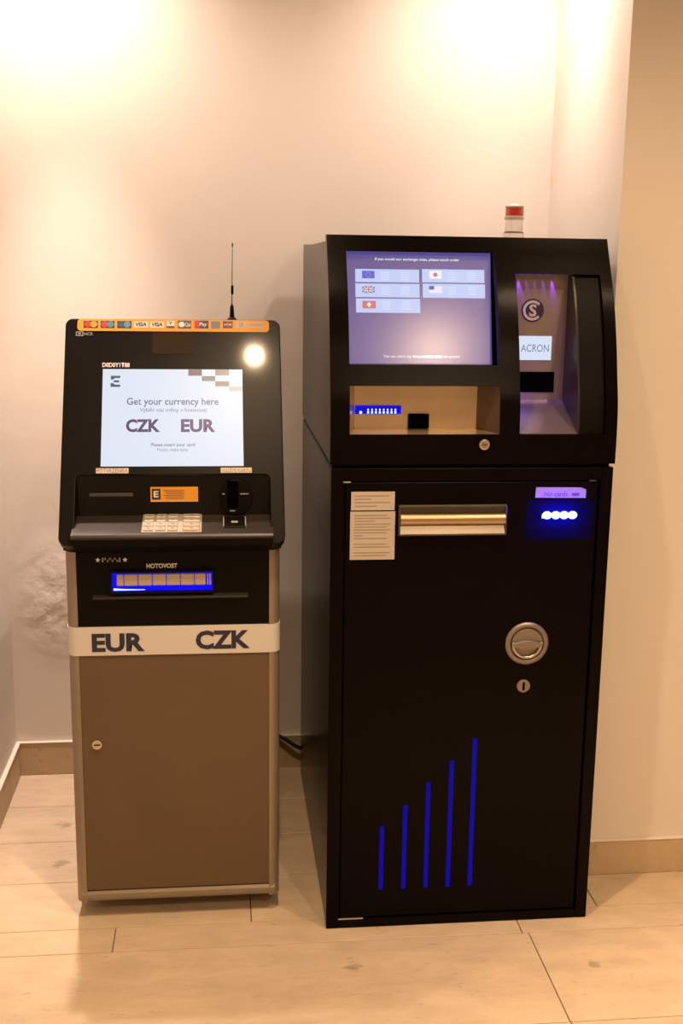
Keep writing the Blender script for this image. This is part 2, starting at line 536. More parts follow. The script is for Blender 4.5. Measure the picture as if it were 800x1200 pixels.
# banknote outlet module
mod = box('outlet_panel', -0.590, -0.136, Y0 + 0.003, Y0 + 0.02, 0.7625, 0.946, BLACKM, atm, bev=0.002)
ledge = [(Y0 + 0.004, 0.842), (Y0 - 0.008, 0.838), (Y0 - 0.010, 0.834), (Y0 - 0.006, 0.831), (Y0 + 0.004, 0.830)]
prism('ledge', ledge, 'x', -0.552, -0.188, mat('ledge_plastic', (0.018, 0.014, 0.010), 0.45, spec=0.3), mod)
BLUEBACK = mat('blue_light_plate', (0.0, 0.0, 0.03), 0.6, emit=(0.004, 0.003, 0.90), es=1.0, spec=0.1)
BLUELED = glow('blue_led', (0.25, 0.35, 1.0), 4.0, base=(0.01, 0.01, 0.2))
slot_y = Y0 + 0.003
bm = bmesh.new()
for a in ((-0.512, -0.507, 0.846, 0.900), (-0.272, -0.267, 0.846, 0.900), (-0.507, -0.272, 0.896, 0.900), (-0.507, -0.272, 0.846, 0.850)):
    add_box(bm, a[0], a[1], slot_y - 0.012, slot_y, a[2], a[3])
finish('outlet_surround', bm, BLACKM, mod)
flat('light_plate', rect(-0.507, -0.272, 0.850, 0.896), slot_y - 0.0005, BLUEBACK, mod)
SHUT = mat('beige_shutter', (0.42, 0.34, 0.28), 0.45)
xs = [-0.4965, -0.479, -0.446, -0.413, -0.380, -0.347, -0.314, -0.287]
for a, b in zip(xs, xs[1:]):
    box('shutter_segment', a + 0.0007, b - 0.0007, slot_y - 0.008, slot_y - 0.001, 0.864, 0.8925, SHUT, mod, bev=0.002)
for a, b in ((-0.2845, -0.2815), (-0.2795, -0.2745)):
    box('shutter_segment', a, b, slot_y - 0.007, slot_y - 0.001, 0.864, 0.892, SHUT, mod, bev=0.001)
tube('led_bar', [(-0.503, slot_y - 0.006, 0.8555), (-0.48, slot_y - 0.006, 0.8545), (-0.43, slot_y - 0.006, 0.854)], [0.0028, 0.0016, 0.0006], BLUELED, mod)
text('HOTOVOST', -0.426, -0.354, 0.9045, 0.916, slot_y - 0.0006, WHITEP, mod, weight=0.03)
def star(cx, cz, r):
    return [(cx + (r if i % 2 == 0 else r * 0.45) * math.sin(PI * i / 5), cz + (r if i % 2 == 0 else r * 0.45) * math.cos(PI * i / 5)) for i in range(10)]
flat('star_mark', star(-0.5385, 0.926, 0.0062), slot_y - 0.0003, WHITEP, mod)
flat('star_mark', star(-0.4755, 0.926, 0.0062), slot_y - 0.0003, WHITEP, mod)
bm = bmesh.new()
for q in range(8):
    a = -0.529 + q * 0.0056
    add_prism(bm, rect(a, a + 0.0036, 0.9205, 0.9315) if q in (0, 7) else rect(a, a + 0.0040, 0.9215 + 0.005 * (q % 2), 0.926 + 0.005 * (q % 2)), 'y', slot_y - 0.0009, slot_y - 0.0003)
finish('mark', bm, mat('dim_print', (0.28, 0.25, 0.22), 0.6), mod)

# ---- tilted head
TILT = math.radians(29)
TY, TZ = 0.055, 0.970
MT = Matrix.Translation((0, TY, TZ)) @ Matrix(((1, 0, 0, 0), (0, math.cos(TILT), math.sin(TILT), 0), (0, -math.sin(TILT), math.cos(TILT), 0), (0, 0, 0, 1)))
# in the tilted frame: x across, y into the machine, z = height v up the slope
def tilt(y, z):
    p = MT @ Vector((0, y, z))
    return (p.y, p.z)
HX0, HX1, HV = -0.6235, -0.1005, 0.579
NX0, NX1, NV = -0.588, -0.134, 0.172
out = rrect(HX0, HX1, 0.0, HV, 0.020)
# notch for the keypad bay cut into the lower edge
k = len(out) // 4
pts = out[:3 * k]                       # top right, top left, bottom left corners
notch = [(NX0, 0.0)]
for i in range(7):
    t = PI - PI / 2 * i / 6
    notch.append((NX0 + 0.012 + 0.012 * math.cos(t), NV - 0.012 + 0.012 * math.sin(t)))
for i in range(7):
    t = PI / 2 - PI / 2 * i / 6
    notch.append((NX1 - 0.012 + 0.012 * math.cos(t), NV - 0.012 + 0.012 * math.sin(t)))
notch.append((NX1, 0.0))
bm = bmesh.new()
add_prism(bm, pts + notch + out[3 * k:], 'y', 0.0, 0.034, bev=0.0025)
bmesh.ops.transform(bm, matrix=MT, verts=bm.verts)
finish('head_fascia', bm, BLACKG, atm, smooth='auto')
hp = [(0.152, 0.950), (0.152, 1.118), tilt(0.03, 0.19), tilt(0.03, HV - 0.008), (0.54, 1.462), (0.58, 1.30), (0.58, 0.950)]
prism('head_housing', hp, 'x', HX0 + 0.010, HX1 - 0.010, BLACKM, atm, bev=0.004)
ck = [tilt(0.02, 0.012), tilt(0.02, 0.18), (0.16, 1.115), (0.16, 0.952), (0.085, 0.952)]
prism('side_cheek', ck, 'x', HX0 + 0.008, NX0, BLACKG, atm)
prism('side_cheek', ck, 'x', NX1, HX1 - 0.008, BLACKG, atm)
# keypad bay
BY = 0.142
bay = box('bay_panel', NX0, NX1, BY, BY + 0.012, 0.955, 1.124, BLACKG, atm)
rs = box('receipt_slot', -0.559, -0.456, BY - 0.005, BY + 0.001, 1.0685, 1.0775, DKGREY, bay, bev=0.002)
st = flat('sticker', rrect(-0.416, -0.304, 1.056, 1.091, 0.002), BY - 0.0002, ORANGE, bay)
flat('sticker_border', rect(-0.416, -0.304, 1.0555, 1.057), BY - 0.0009, mat('pale_orange', (0.8, 0.55, 0.25), 0.5), bay)
flat('logo_square', rect(-0.4125, -0.3925, 1.061, 1.0865), BY - 0.0009, BLKINK, bay)
text('E', -0.4085, -0.397, 1.066, 1.0815, BY - 0.0017, WHITEP, bay, weight=0.03)
bm = bmesh.new()
for q in range(6):
    a = 1.0835 - q * 0.004
    add_prism(bm, rect(-0.386 + 0.004 * (q % 3), -0.336 - 0.003 * (q % 2), a - 0.0016, a), 'y', BY - 0.0012, BY - 0.0008)
finish('print_lines', bm, mat('brown_ink', (0.30, 0.10, 0.01), 0.6), bay, kind='stuff')
# card reader
bm = bmesh.new()
add_prism(bm, circ(-0.2135, 1.066, 0.039, 28, 0.044), 'y', BY - 0.010, BY + 0.001, bev=0.003)
cr = finish('card_reader', bm, BLACKM, bay, smooth='auto')
flat('card_slot', rrect(-0.236, -0.209, 1.040, 1.106, 0.006), BY - 0.0104, VOID, bay)
DIM = mat('dim_print', (0.28, 0.25, 0.22), 0.6)
for a in ((-0.2045, -0.1845, 1.0735, 1.0765), (-0.2465, -0.2405, 1.0735, 1.0765), (-0.2285, -0.2165, 1.0325, 1.0355)):
    flat('mark', rect(*a), BY - 0.0105, DIM, bay)
# sloping shelf
sh = [(0.147, 1.0235), (0.052, 1.0005), (0.044, 0.9975), (0.039, 0.992), (0.041, 0.987), (0.052, 0.985), (0.147, 1.008)]
shelf = prism('keypad_shelf', sh, 'x', NX0 - 0.006, NX1 + 0.006, mat('shelf_grey_plastic', (0.026, 0.020, 0.015), 0.38, noise=0.05, spec=0.35), atm, bev=0.002)
prism('shelf_shaded_underside', [(0.147, 1.008), (0.052, 0.985), (0.060, 0.966), (0.085, 0.948), (0.147, 0.948)], 'x', NX0 - 0.002, NX1 + 0.002, BLACKM, atm)  # underside split off in black, its shade put into the colour
SL = math.atan2(0.023, 0.095)
MS = Matrix.Translation((0, 0.052, 1.0005)) @ Matrix.Rotation(SL, 4, 'X')
def on_shelf(name, x0, x1, a, b, h, material, parent, bev=0.001, h0=0.0):
    bm = bmesh.new()
    add_box(bm, x0, x1, a, b, h0, h, bev, 1)
    bmesh.ops.transform(bm, matrix=MS, verts=bm.verts)
    return finish(name, bm, material, parent, smooth='auto')
KEYM = mat('steel_key', (0.60, 0.55, 0.48), 0.35, metal=0.55)
on_shelf('keypad_plate', -0.434, -0.295, 0.000, 0.094, 0.002, mat('keypad_steel', (0.55, 0.50, 0.44), 0.4, metal=0.5), shelf)
proto = None
for c_, (ka, kb) in enumerate(((-0.430, -0.407), (-0.402, -0.379), (-0.374, -0.351), (-0.339, -0.300))):
    for r_ in range(4):
        va = 0.004 + r_ * 0.0225
        kk = on_shelf('key', ka, kb, va, va + 0.0175, 0.0055, KEYM, shelf, h0=0.002)
        bmk = bmesh.new()
        add_box(bmk, (ka + kb) / 2 - 0.004, (ka + kb) / 2 + 0.004, va + 0.006, va + 0.011, 0.0054, 0.0058)
        bmesh.ops.transform(bmk, matrix=MS, verts=bmk.verts)
        finish('mark', bmk, INK, shelf)
on_shelf('contactless_reader', -0.244, -0.193, 0.020, 0.076, 0.004, BLACKG, shelf, bev=0.002)
for a, b in ((-0.2455, -0.243), (-0.194, -0.1915)):
    on_shelf('reader_edge', a, b, 0.024, 0.074, 0.0045, mat('pale_plastic', (0.35, 0.32, 0.27), 0.4), shelf, bev=0.0005)
on_shelf('mark', -0.226, -0.211, 0.040, 0.050, 0.0043, DIM, shelf, bev=0, h0=0.0039)

# ---- on the tilted face
def T(name, poly, material, parent, y=0.0, t=0.0006):
    return flat(name, poly, y, material, parent, MT, t)
def TT(body, x0, x1, v1, v0, material, parent, y=-0.0012, weight=0.0, **k):
    return text(body, x0, x1, v0, v1, y, material, parent, weight=weight, M=MT, **k)
SCREEN = glow('white_screen', (0.72, 0.82, 0.97), 0.95)
scr = T('screen', rect(-0.531, -0.1955, 0.1935, 0.443), SCREEN, atm, 0.0, 0.0012)
SY = -0.0014
PURPLE = glow('purple_screen_text', (0.045, 0.03, 0.15), 1.0)
PURP2 = glow('violet_screen_text', (0.085, 0.055, 0.19), 1.0)
BLUG = glow('grey_blue_screen_text', (0.10, 0.12, 0.27), 1.0)
TT('Get your currency here', -0.4727, -0.2538, 0.3681, 0.3440, BLUG, scr, SY, 0.012)
TT('Výběr cizí měny v hotovosti', -0.4414, -0.2822, 0.3425, 0.3290, BLUG, scr, SY)
TT('CZK', -0.4739, -0.3931, 0.3129, 0.2794, PURPLE, scr, SY, 0.04)
TT('EUR', -0.3438, -0.2622, 0.3129, 0.2792, PURP2, scr, SY, 0.04)
TT('Please insert your card', -0.4143, -0.3106, 0.2517, 0.2410, BLUG, scr, SY, 0.012)
TT('Prosím, vložte kartu', -0.3992, -0.3278, 0.2385, 0.2300, BLUG, scr, SY)
TEAL = glow('dark_teal_screen_mark', (0.04, 0.07, 0.12), 1.0)
def brandmark(x0, x1, v0, v1):
    w_, h_ = x1 - x0, v1 - v0
    f = lambda l: [(x0 + a * w_, v0 + b * h_) for a, b in l]
    return [f([(0, 1), (1, 1), (1, 0.80), (0.45, 0.80), (0.22, 0.66), (0, 0.66)][::1]),
            f([(0.30, 0.59), (0.88, 0.59), (0.88, 0.41), (0.30, 0.41)]),
            f([(0, 0), (1, 0), (1, 0.20), (0.45, 0.20), (0.22, 0.34), (0, 0.34)])]
bm = bmesh.new()
for pl in brandmark(-0.5116, -0.489, 0.3962, 0.4252):
    add_prism(bm, pl, 'y', SY - 0.0003, SY)
bmesh.ops.transform(bm, matrix=MT, verts=bm.verts)
finish('logo', bm, TEAL, scr)
for a, c in (((-0.3263, -0.2935, 0.4263, 0.4425), (0.20, 0.13, 0.15)), ((-0.2612, -0.2274, 0.4275, 0.4425), (0.34, 0.28, 0.27)),
             ((-0.2935, -0.2612, 0.4124, 0.4255), (0.22, 0.25, 0.29)), ((-0.2612, -0.2276, 0.3986, 0.4118), (0.34, 0.26, 0.25)),
             ((-0.2276, -0.1957, 0.3865, 0.3986), (0.60, 0.55, 0.53)), ((-0.2276, -0.1957, 0.4118, 0.4253), (0.95, 0.95, 0.95)),
             ((-0.2935, -0.2612, 0.4263, 0.4425), (0.95, 0.97, 1.0)), ((-0.2612, -0.2276, 0.4124, 0.4255), (0.95, 0.96, 1.0))):
    T('screen_block', rect(*a), glow('screen_block_%d' % (c[0] * 1000 + c[1] * 100), c, 0.9), scr, SY + 0.0002, 0.0003)
# small white labels around the screen
for b_, a, v1, v0, c1 in (('D0D0Y1T88', -0.5325, -0.4671, 0.4592, 'a'), ):
    pass
TT('D0D0Y1T88', -0.5325, -0.4671, 0.4600, 0.4480, WHITEP, atm, -0.0010, 0.03)
for body, a, b in (('POTVRZENKA', -0.5416, -0.4661), ('VLOŽTE KARTU', -0.2500, -0.1763)):
    lb = T('label_tape', rect(a, b, 0.1765, 0.1892), mat('cream_tape', (0.62, 0.55, 0.47), 0.6), atm, 0.0, 0.0008)
    TT(body, a + 0.002, b - 0.002, 0.1880, 0.1780, mat('tape_ink', (0.16, 0.12, 0.09), 0.6), lb, -0.0012, 0.0)
# grey square window and maker's mark
T('camera_window', rect(-0.413, -0.315, 0.484, 0.541), mat('smoked_window', (0.030, 0.018, 0.007), 0.4, spec=0.08), atm, 0.0, 0.001)
bm = bmesh.new()
for (a, b, c, d) in ((-0.5978, -0.5800, 0.5405, 0.5427), (-0.5978, -0.5800, 0.5304, 0.5326), (-0.5978, -0.5955, 0.5326, 0.5405), (-0.5823, -0.5800, 0.5326, 0.5405), (-0.592, -0.586, 0.534, 0.539)):
    add_prism(bm, rect(a, b, c, d), 'y', -0.0008, 0)
bmesh.ops.transform(bm, matrix=MT, verts=bm.verts)
finish('maker_mark', bm, DIM, atm)
TT('NCR', -0.5780, -0.5566, 0.5405, 0.5320, DIM, atm, -0.0010, 0.02)

# orange strip of card marks
band = T('card_strip', rrect(-0.5946, -0.1277, 0.5445, 0.5768, 0.009), ORANGE, atm, 0.0, 0.0012)
BYY = -0.0012
def plate(x0, x1, v0, v1, c, nm='card_mark'):
    return T(nm, rect(x0, x1, v0, v1), mat('mark_%d_%d_%d' % tuple(int(q * 999) for q in c), c, 0.5), band, BYY, 0.0003)
def disc(cx, cv, r, c):
    return T('mark_disc', circ(cx, cv, r, 16), mat('mark_%d_%d_%d' % tuple(int(q * 999) for q in c), c, 0.5), band, BYY - 0.0003 - 0.0002 * (c[2] > 0.2 or c[1] > 0.2), 0.0003)
BKC = (0.02, 0.018, 0.018)
for x0, x1, ca, cb in ((-0.5797, -0.5454, (0.62, 0.03, 0.015), (0.80, 0.33, 0.03)), (-0.539, -0.5053, (0.55, 0.04, 0.03), (0.06, 0.25, 0.40)), (-0.4989, -0.4645, (0.03, 0.08, 0.14), (0.08, 0.28, 0.42))):
    plate(x0, x1, 0.5525, 0.5712, BKC)
    cm = (x0 + x1) / 2
    disc(cm - 0.0070, 0.5618, 0.0085, ca)
    disc(cm + 0.0070, 0.5618, 0.0085, cb)
WH = (0.72, 0.66, 0.55)
NV_ = mat('mark_navy_ink', (0.04, 0.05, 0.12), 0.5)
for x0, x1 in ((-0.4585, -0.4242), (-0.4191, -0.3853)):
    plate(x0, x1, 0.5535, 0.5706, WH)
    TT('VISA', x0 + 0.004, x1 - 0.004, 0.5680, 0.5575, NV_, band, BYY - 0.0006, 0.03, italic=0.2)
plate(-0.3792, -0.3600, 0.5540, 0.5730, WH)
TT('V', -0.3740, -0.3655, 0.5715, 0.5625, NV_, band, BYY - 0.0006, 0.03)
T('mark_bar', rect(-0.3792, -0.3600, 0.5540, 0.5585), NV_, band, BYY - 0.0003, 0.0003)
plate(-0.3517, -0.3193, 0.5526, 0.5738, (0.10, 0.09, 0.09))
T('mark_disc', circ(-0.3425, 0.5632, 0.0075, 16), WHITEP, band, BYY - 0.0003, 0.0003)
TT('Club', -0.3340, -0.3205, 0.5680, 0.5575, WHITEP, band, BYY - 0.0006, 0.02)
plate(-0.3111, -0.2990, 0.5530, 0.5742, (0.50, 0.05, 0.03))
plate(-0.2990, -0.2880, 0.5530, 0.5742, (0.06, 0.07, 0.14))
plate(-0.2880, -0.2770, 0.5530, 0.5742, (0.04, 0.07, 0.07))
TT('Pay', -0.300, -0.280, 0.5690, 0.5570, WHITEP, band, BYY - 0.0006, 0.02, italic=0.2)
plate(-0.2705, -0.2487, 0.5532, 0.5726, (0.20, 0.21, 0.25))
plate(-0.2414, -0.2175, 0.5543, 0.5729, (0.12, 0.09, 0.08))
for q, c in enumerate(((0.06, 0.07, 0.16), (0.45, 0.06, 0.04), (0.10, 0.16, 0.06))):
    T('mark_bar', rect(-0.2395 + q * 0.007, -0.2335 + q * 0.007, 0.5555, 0.5715), mat('mark_jcb_%d' % q, c, 0.5), band, BYY - 0.0003, 0.0003)
TT('JCB', -0.2395, -0.2195, 0.5665, 0.5600, WHITEP, band, BYY - 0.0008, 0.02)
plate(-0.2094, -0.1837, 0.5558, 0.5724, (0.55, 0.50, 0.44))
TT('CB', -0.2020, -0.1910, 0.5695, 0.5590, DIM, band, BYY - 0.0006, 0.02)
plate(-0.1781, -0.1400, 0.5550, 0.5715, (0.66, 0.48, 0.28))
TT('DISCOVER', -0.1770, -0.1410, 0.5665, 0.5605, DIM, band, BYY - 0.0006, 0.0)

# loop of cable drooping under the cabinet
tube('cable_loop', [(-0.30, Y0 + 0.045, 0.044), (-0.27, Y0 + 0.04, 0.036), (-0.235, Y0 + 0.038, 0.033), (-0.205, Y0 + 0.04, 0.036), (-0.185, Y0 + 0.05, 0.044)], 0.004, mat('white_cable', (0.6, 0.58, 0.54), 0.5), atm)

# ------------------------------------------------------------------ antenna standing on the cash machine
ant = thing('antenna', 'thin black whip antenna standing on top of the grey cash machine', 'antenna', (-0.2185, 0.372, 1.469))
lathe('magnetic_base', [(0.0125, 1.469), (0.0125, 1.475), (0.006, 1.481), (0.0045, 1.505), (0.0022, 1.512)], -0.2185, 0.372, BLACKM, ant, 16)
tube('whip', [(-0.2185, 0.372, 1.51), (-0.2165, 0.372, 1.655)], [0.0013, 0.0008], mat('antenna_wire', (0.06, 0.05, 0.04), 0.4, metal=0.6), ant)
tube('coil', [(-0.2178, 0.372, 1.536), (-0.2176, 0.372, 1.539), (-0.2174, 0.372, 1.556), (-0.2173, 0.372, 1.559)], [0.0018, 0.0034, 0.0034, 0.0018], BLACKM, ant)
lathe('tip', [(0.0008, 1.652), (0.0017, 1.655), (0.0017, 1.660), (0.0008, 1.662)], -0.2165, 0.372, BLACKM, ant, 10)

# ================================================================== BLACK EXCHANGE MACHINE
ex = thing('exchange_machine', 'tall black currency exchange machine with blue lights and a purple screen', 'exchange machine', (0.33, 0.45, 0))
W = 0.662
DB = 0.926
# ---- lower cabinet
box('cabinet_body', 0.001, W - 0.001, 0.018, DB, 0.0, 1.152, BLACKS, ex, bev=0.003)
bm = bmesh.new()
fr_o = [(0.0, 0.0), (W, 0.0), (W, 1.158), (0.0, 1.158)]
for a in ((0.0, 0.031, 0.0, 1.158), (W - 0.029, W, 0.0, 1.158), (0.031, W - 0.029, 1.128, 1.158), (0.031, W - 0.029, 0.0, 0.023)):
    add_box(bm, a[0], a[1], 0.0, 0.03, a[2], a[3], 0.0022, 2)
finish('door_frame', bm, BLACK, ex, smooth='auto')
dr = box('door', 0.0345, W - 0.0325, 0.004, 0.017, 0.0265, 1.1245, BLACK, ex, bev=0.0025)
DY = 0.004
box('hinge_plate', 0.030, 0.092, -0.0008, 0.004, 0.0235, 0.0275, NICKEL, ex, bev=0.0006)
box('hinge_plate', 0.028, 0.045, -0.0008, 0.004, 1.124, 1.1275, NICKEL, ex, bev=0.0006)
box('hinge_plate', 0.606, 0.622, -0.0006, 0.004, 1.1245, 1.127, DKGREY, ex, bev=0.0006)
# five rising blue bars
BAR = mat('blue_bar_light', (0.0, 0.0, 0.03), 0.6, emit=(0.003, 0.001, 0.27), es=1.0, spec=0.1)
for x, zt in zip((0.135, 0.1915, 0.247, 0.303, 0.3585), (0.269, 0.323, 0.380, 0.436, 0.491)):
    flat('blue_bar', rrect(x - 0.0052, x + 0.0052, 0.100, zt, 0.002), DY, BAR, dr, t=0.0012)
# notices
def notice(x0, x1, z0, z1, rows):
    p = flat('notice_paper', rect(x0, x1, z0, z1), DY, PAPER, ex, t=0.0008)
    bm = bmesh.new()
    for (za, a, b) in rows:
        add_prism(bm, rect(x0 + a, x0 + b, za - 0.0022, za), 'y', DY - 0.0011, DY - 0.0008)
    finish('print_lines', bm, INK, p, kind='stuff')
    return p
notice(0.047, 0.148, 1.059, 1.1025, [(1.094, 0.008, 0.088), (1.0865, 0.008, 0.045), (1.0785, 0.008, 0.09), (1.070, 0.008, 0.06)])
notice(0.0455, 0.150, 0.942, 1.056, [(1.048 - q * 0.0068, 0.009, 0.03 + 0.06 * ((q * 5) % 7) / 6.5 if q in (2, 7, 12) else 0.085 + 0.008 * ((q * 3) % 2)) for q in range(15) if q not in (9, 12)])
# banknote outlet
t = 0.0
osl = bmesh.new()
for a in ((0.157, 0.411, 1.066, 1.0715), (0.157, 0.411, 0.9995, 1.004), (0.157, 0.161, 1.004, 1.066), (0.407, 0.411, 1.004, 1.066)):
    add_box(osl, a[0], a[1], -0.008, DY, a[2], a[3], 0.001, 1)
outl = finish('outlet_frame', osl, mat('bronze_frame', (0.10, 0.085, 0.065), 0.4, metal=0.6), dr, smooth='auto')
OUT = mat('outlet_metal', (0.30, 0.26, 0.21), 0.38, metal=0.9)
flat('outlet_back', rect(0.161, 0.407, 1.004, 1.066), DY - 0.0001, BLACKM, dr)
prism('outlet_hood', [(DY, 1.066), (-0.004, 1.066), (-0.001, 1.052), (DY, 1.050)], 'x', 0.161, 0.407, mat('outlet_hood', (0.06, 0.05, 0.04), 0.4, metal=0.5), dr)
rb = [( -0.001 - 0.0125 * math.sin(PI * i / 10), 1.0375 + 0.014 * math.cos(PI * i / 10)) for i in range(11)]
prism('outlet_roller', rb + [(DY, 1.0235), (DY, 1.0515)], 'x', 0.161, 0.407, BRASS, dr)
prism('outlet_lip', [(DY, 1.024), (0.0, 1.023), (-0.008, 1.004), (DY, 1.004)], 'x', 0.161, 0.407, OUT, dr)
# sticker and blue lamp
tag_ = flat('sticker', [(0.479, 1.086), (0.600, 1.0845), (0.600, 1.1045), (0.588, 1.1095), (0.480, 1.1105)], DY, mat('lilac_white_tape', (0.36, 0.27, 0.32), 0.6), dr, t=0.0008)
text('No cards', 0.500, 0.556, 1.0885, 1.1005, DY - 0.0010, mat('violet_ink', (0.12, 0.07, 0.14), 0.6), tag_, weight=0.012)
flat('card_icon', rect(0.566, 0.584, 1.0895, 1.0965), DY - 0.0009, mat('violet_ink', (0.12, 0.07, 0.14), 0.6), tag_, t=0.0002)
LEDW = glow('white_blue_led', (0.60, 0.72, 1.0), 1.6)
ledh = flat('lamp_window', rrect(0.458, 0.620, 0.985, 1.082, 0.012), DY, mat('blue_smoked_plastic', (0.0015, 0.0005, 0.009), 0.5, spec=0.05), dr, t=0.0004)
for q, x in enumerate((0.509, 0.530, 0.550, 0.570)):
    bm = bmesh.new()
    bmesh.ops.create_uvsphere(bm, u_segments=14, v_segments=8, radius=1)
    for v in bm.verts:
        v.co = Vector((x + v.co.x * 0.0118, DY - 0.002 + v.co.y * 0.006, 1.044 + v.co.z * 0.0098))
    finish('led', bm, LEDW, dr, smooth=True)
for q, x in enumerate((0.4965, 0.5005)):
    box('led', x, x + 0.0028, DY - 0.005, DY - 0.001, 1.037, 1.046, LEDW, dr)
def blue_point(name, loc, e, parent, r=0.01, col=(0.03, 0.02, 1.0)):
    L = bpy.data.lights.new(name, 'POINT')
    L.energy = e
    L.color = col
    L.shadow_soft_size = r
    o = bpy.data.objects.new(name, L)
    C.objects.link(o)
    o.parent = parent
    o.location = Vector(loc) - wpos(parent)
    return o
for x in (0.515, 0.54, 0.565):
    blue_point('led_glow', (x, -0.016, 1.044), 0.65, dr, 0.006, (0.004, 0.002, 1.0))
# bail handle
hx, hz, hr = 0.475, 0.731, 0.0525
HND = mat('handle_zinc', (0.27, 0.235, 0.20), 0.42, metal=0.75)
bm = bmesh.new()
n = 40
prof = [(hr, DY), (hr, DY - 0.004), (hr - 0.004, DY - 0.007), (hr - 0.010, DY - 0.007), (hr - 0.0125, DY - 0.004), (hr - 0.014, DY - 0.0005)]
rings = [[bm.verts.new((hx + r * math.cos(2 * PI * q / n), y, hz + r * math.sin(2 * PI * q / n))) for q in range(n)] for r, y in prof]
for a, b in zip(rings, rings[1:]):
    for q in range(n):
        bm.faces.new((a[q], a[(q + 1) % n], b[(q + 1) % n], b[q]))
bm.faces.new(rings[-1])
hd = finish('handle_rose', bm, HND, ex, smooth='auto')
# upper plate of the cup, cross grip and the drop ring
prism('cup_plate', [(hx + 0.037 * math.cos(PI * i / 16), hz + 0.004 + 0.033 * math.sin(PI * i / 16)) for i in range(17)], 'y', DY - 0.005, DY - 0.001, HND, hd, bev=0.0015)
grip = [(hx - 0.036 + 0.072 * i / 12, hz + 0.001 + 0.008 * math.sin(PI * i / 12)) for i in range(13)] + [(hx + 0.036 - 0.072 * i / 12, hz - 0.004 - 0.010 * math.sin(PI * i / 12)) for i in range(13)]
prism('grip', grip, 'y', DY - 0.012, DY - 0.003, HND, hd, bev=0.002)
tube('drop_ring', [(hx + 0.034 * math.cos(PI + PI * i / 18), DY - 0.006, hz - 0.001 + 0.033 * math.sin(PI + PI * i / 18)) for i in range(19)], 0.0036, NICKEL, hd)
for sx in (-0.034, 0.034):
    lathe_pts = circ(hx + sx, hz + 0.002, 0.0042, 12)
    prism('pivot', lathe_pts, 'y', DY - 0.010, DY - 0.003, NICKEL, hd, bev=0.001)
kx, kz = 0.4715, 0.6235
bm = bmesh.new()
add_prism(bm, circ(kx, kz, 0.0165), 'y', DY - 0.005, DY, bev=0.002)
kl = finish('key_lock', bm, HND, ex, smooth='auto')
flat('keyway', rrect(kx - 0.0028, kx + 0.0028, kz - 0.010, kz + 0.010, 0.002), DY - 0.0051, VOID, kl)

# ---- upper head: curved bezel with three openings
ZS = [1.158, 1.292, 1.369, 1.446, 1.543, 1.611, 1.678]
SS = [0.0, 0.003, 0.021, 0.041, 0.076, 0.113, 0.150]
# smooth interpolation of the front profile
def prof_y(z):
    n_ = len(ZS)
    if z <= ZS[0]: return 0.0
    if z >= ZS[-1]: return SS[-1]
    i = max(j for j in range(n_ - 1) if ZS[j] <= z)
    def sl(j):
        if j == 0: return 0.0
        if j == n_ - 1: return (SS[-1] - SS[-2]) / (ZS[-1] - ZS[-2])
        return (SS[j + 1] - SS[j - 1]) / (ZS[j + 1] - ZS[j - 1])
    h_ = ZS[i + 1] - ZS[i]
    t_ = (z - ZS[i]) / h_
    return ((2 * t_**3 - 3 * t_**2 + 1) * SS[i] + (t_**3 - 2 * t_**2 + t_) * h_ * sl(i) + (-2 * t_**3 + 3 * t_**2) * SS[i + 1] + (t_**3 - t_**2) * h_ * sl(i + 1))
BX = [-0.003, 0.041, 0.388, 0.434, 0.6365, 0.6645]
cuts = [1.166, 1.235, 1.344, 1.391, 1.597, 1.643, 1.680]
HOLES = [(0.041, 0.388, 1.235, 1.344), (0.041, 0.388, 1.391, 1.643), (0.434, 0.6365, 1.235, 1.597)]
zz = []
for a, b in zip(cuts, cuts[1:]):
    nseg = max(1, int((b - a) / 0.014))
    zz += [a + (b - a) * q / nseg for q in range(nseg)]
zz.append(cuts[-1])
bm = bmesh.new()
def shell(th_f, th_b):
    return [[bm.verts.new((x, prof_y(z) + th_f, z)) for x in BX] for z in zz]
F = shell(0.0, 0)
Bk = [[bm.verts.new((x, prof_y(z) + 0.030, z)) for x in BX] for z in zz]
def solid(i, j):
    if i < 0 or j < 0 or i >= len(zz) - 1 or j >= len(BX) - 1: return False
    xc, zc = (BX[j] + BX[j + 1]) / 2, (zz[i] + zz[i + 1]) / 2
    return not any(a < xc < b and c < zc < d for a, b, c, d in HOLES)
for i in range(len(zz) - 1):
    for j in range(len(BX) - 1):
        if not solid(i, j): continue
        bm.faces.new((F[i][j], F[i][j + 1], F[i + 1][j + 1], F[i + 1][j]))
        bm.faces.new((Bk[i][j], Bk[i + 1][j], Bk[i + 1][j + 1], Bk[i][j + 1]))
        if not solid(i, j - 1): bm.faces.new((F[i][j], F[i + 1][j], Bk[i + 1][j], Bk[i][j]))
        if not solid(i, j + 1): bm.faces.new((F[i][j + 1], Bk[i][j + 1], Bk[i + 1][j + 1], F[i + 1][j + 1]))
        if not solid(i - 1, j): bm.faces.new((F[i][j], Bk[i][j], Bk[i][j + 1], F[i][j + 1]))
        if not solid(i + 1, j): bm.faces.new((F[i + 1][j], F[i + 1][j + 1], Bk[i + 1][j + 1], Bk[i + 1][j]))
finish('head_bezel', bm, BLACK, ex, smooth='auto')
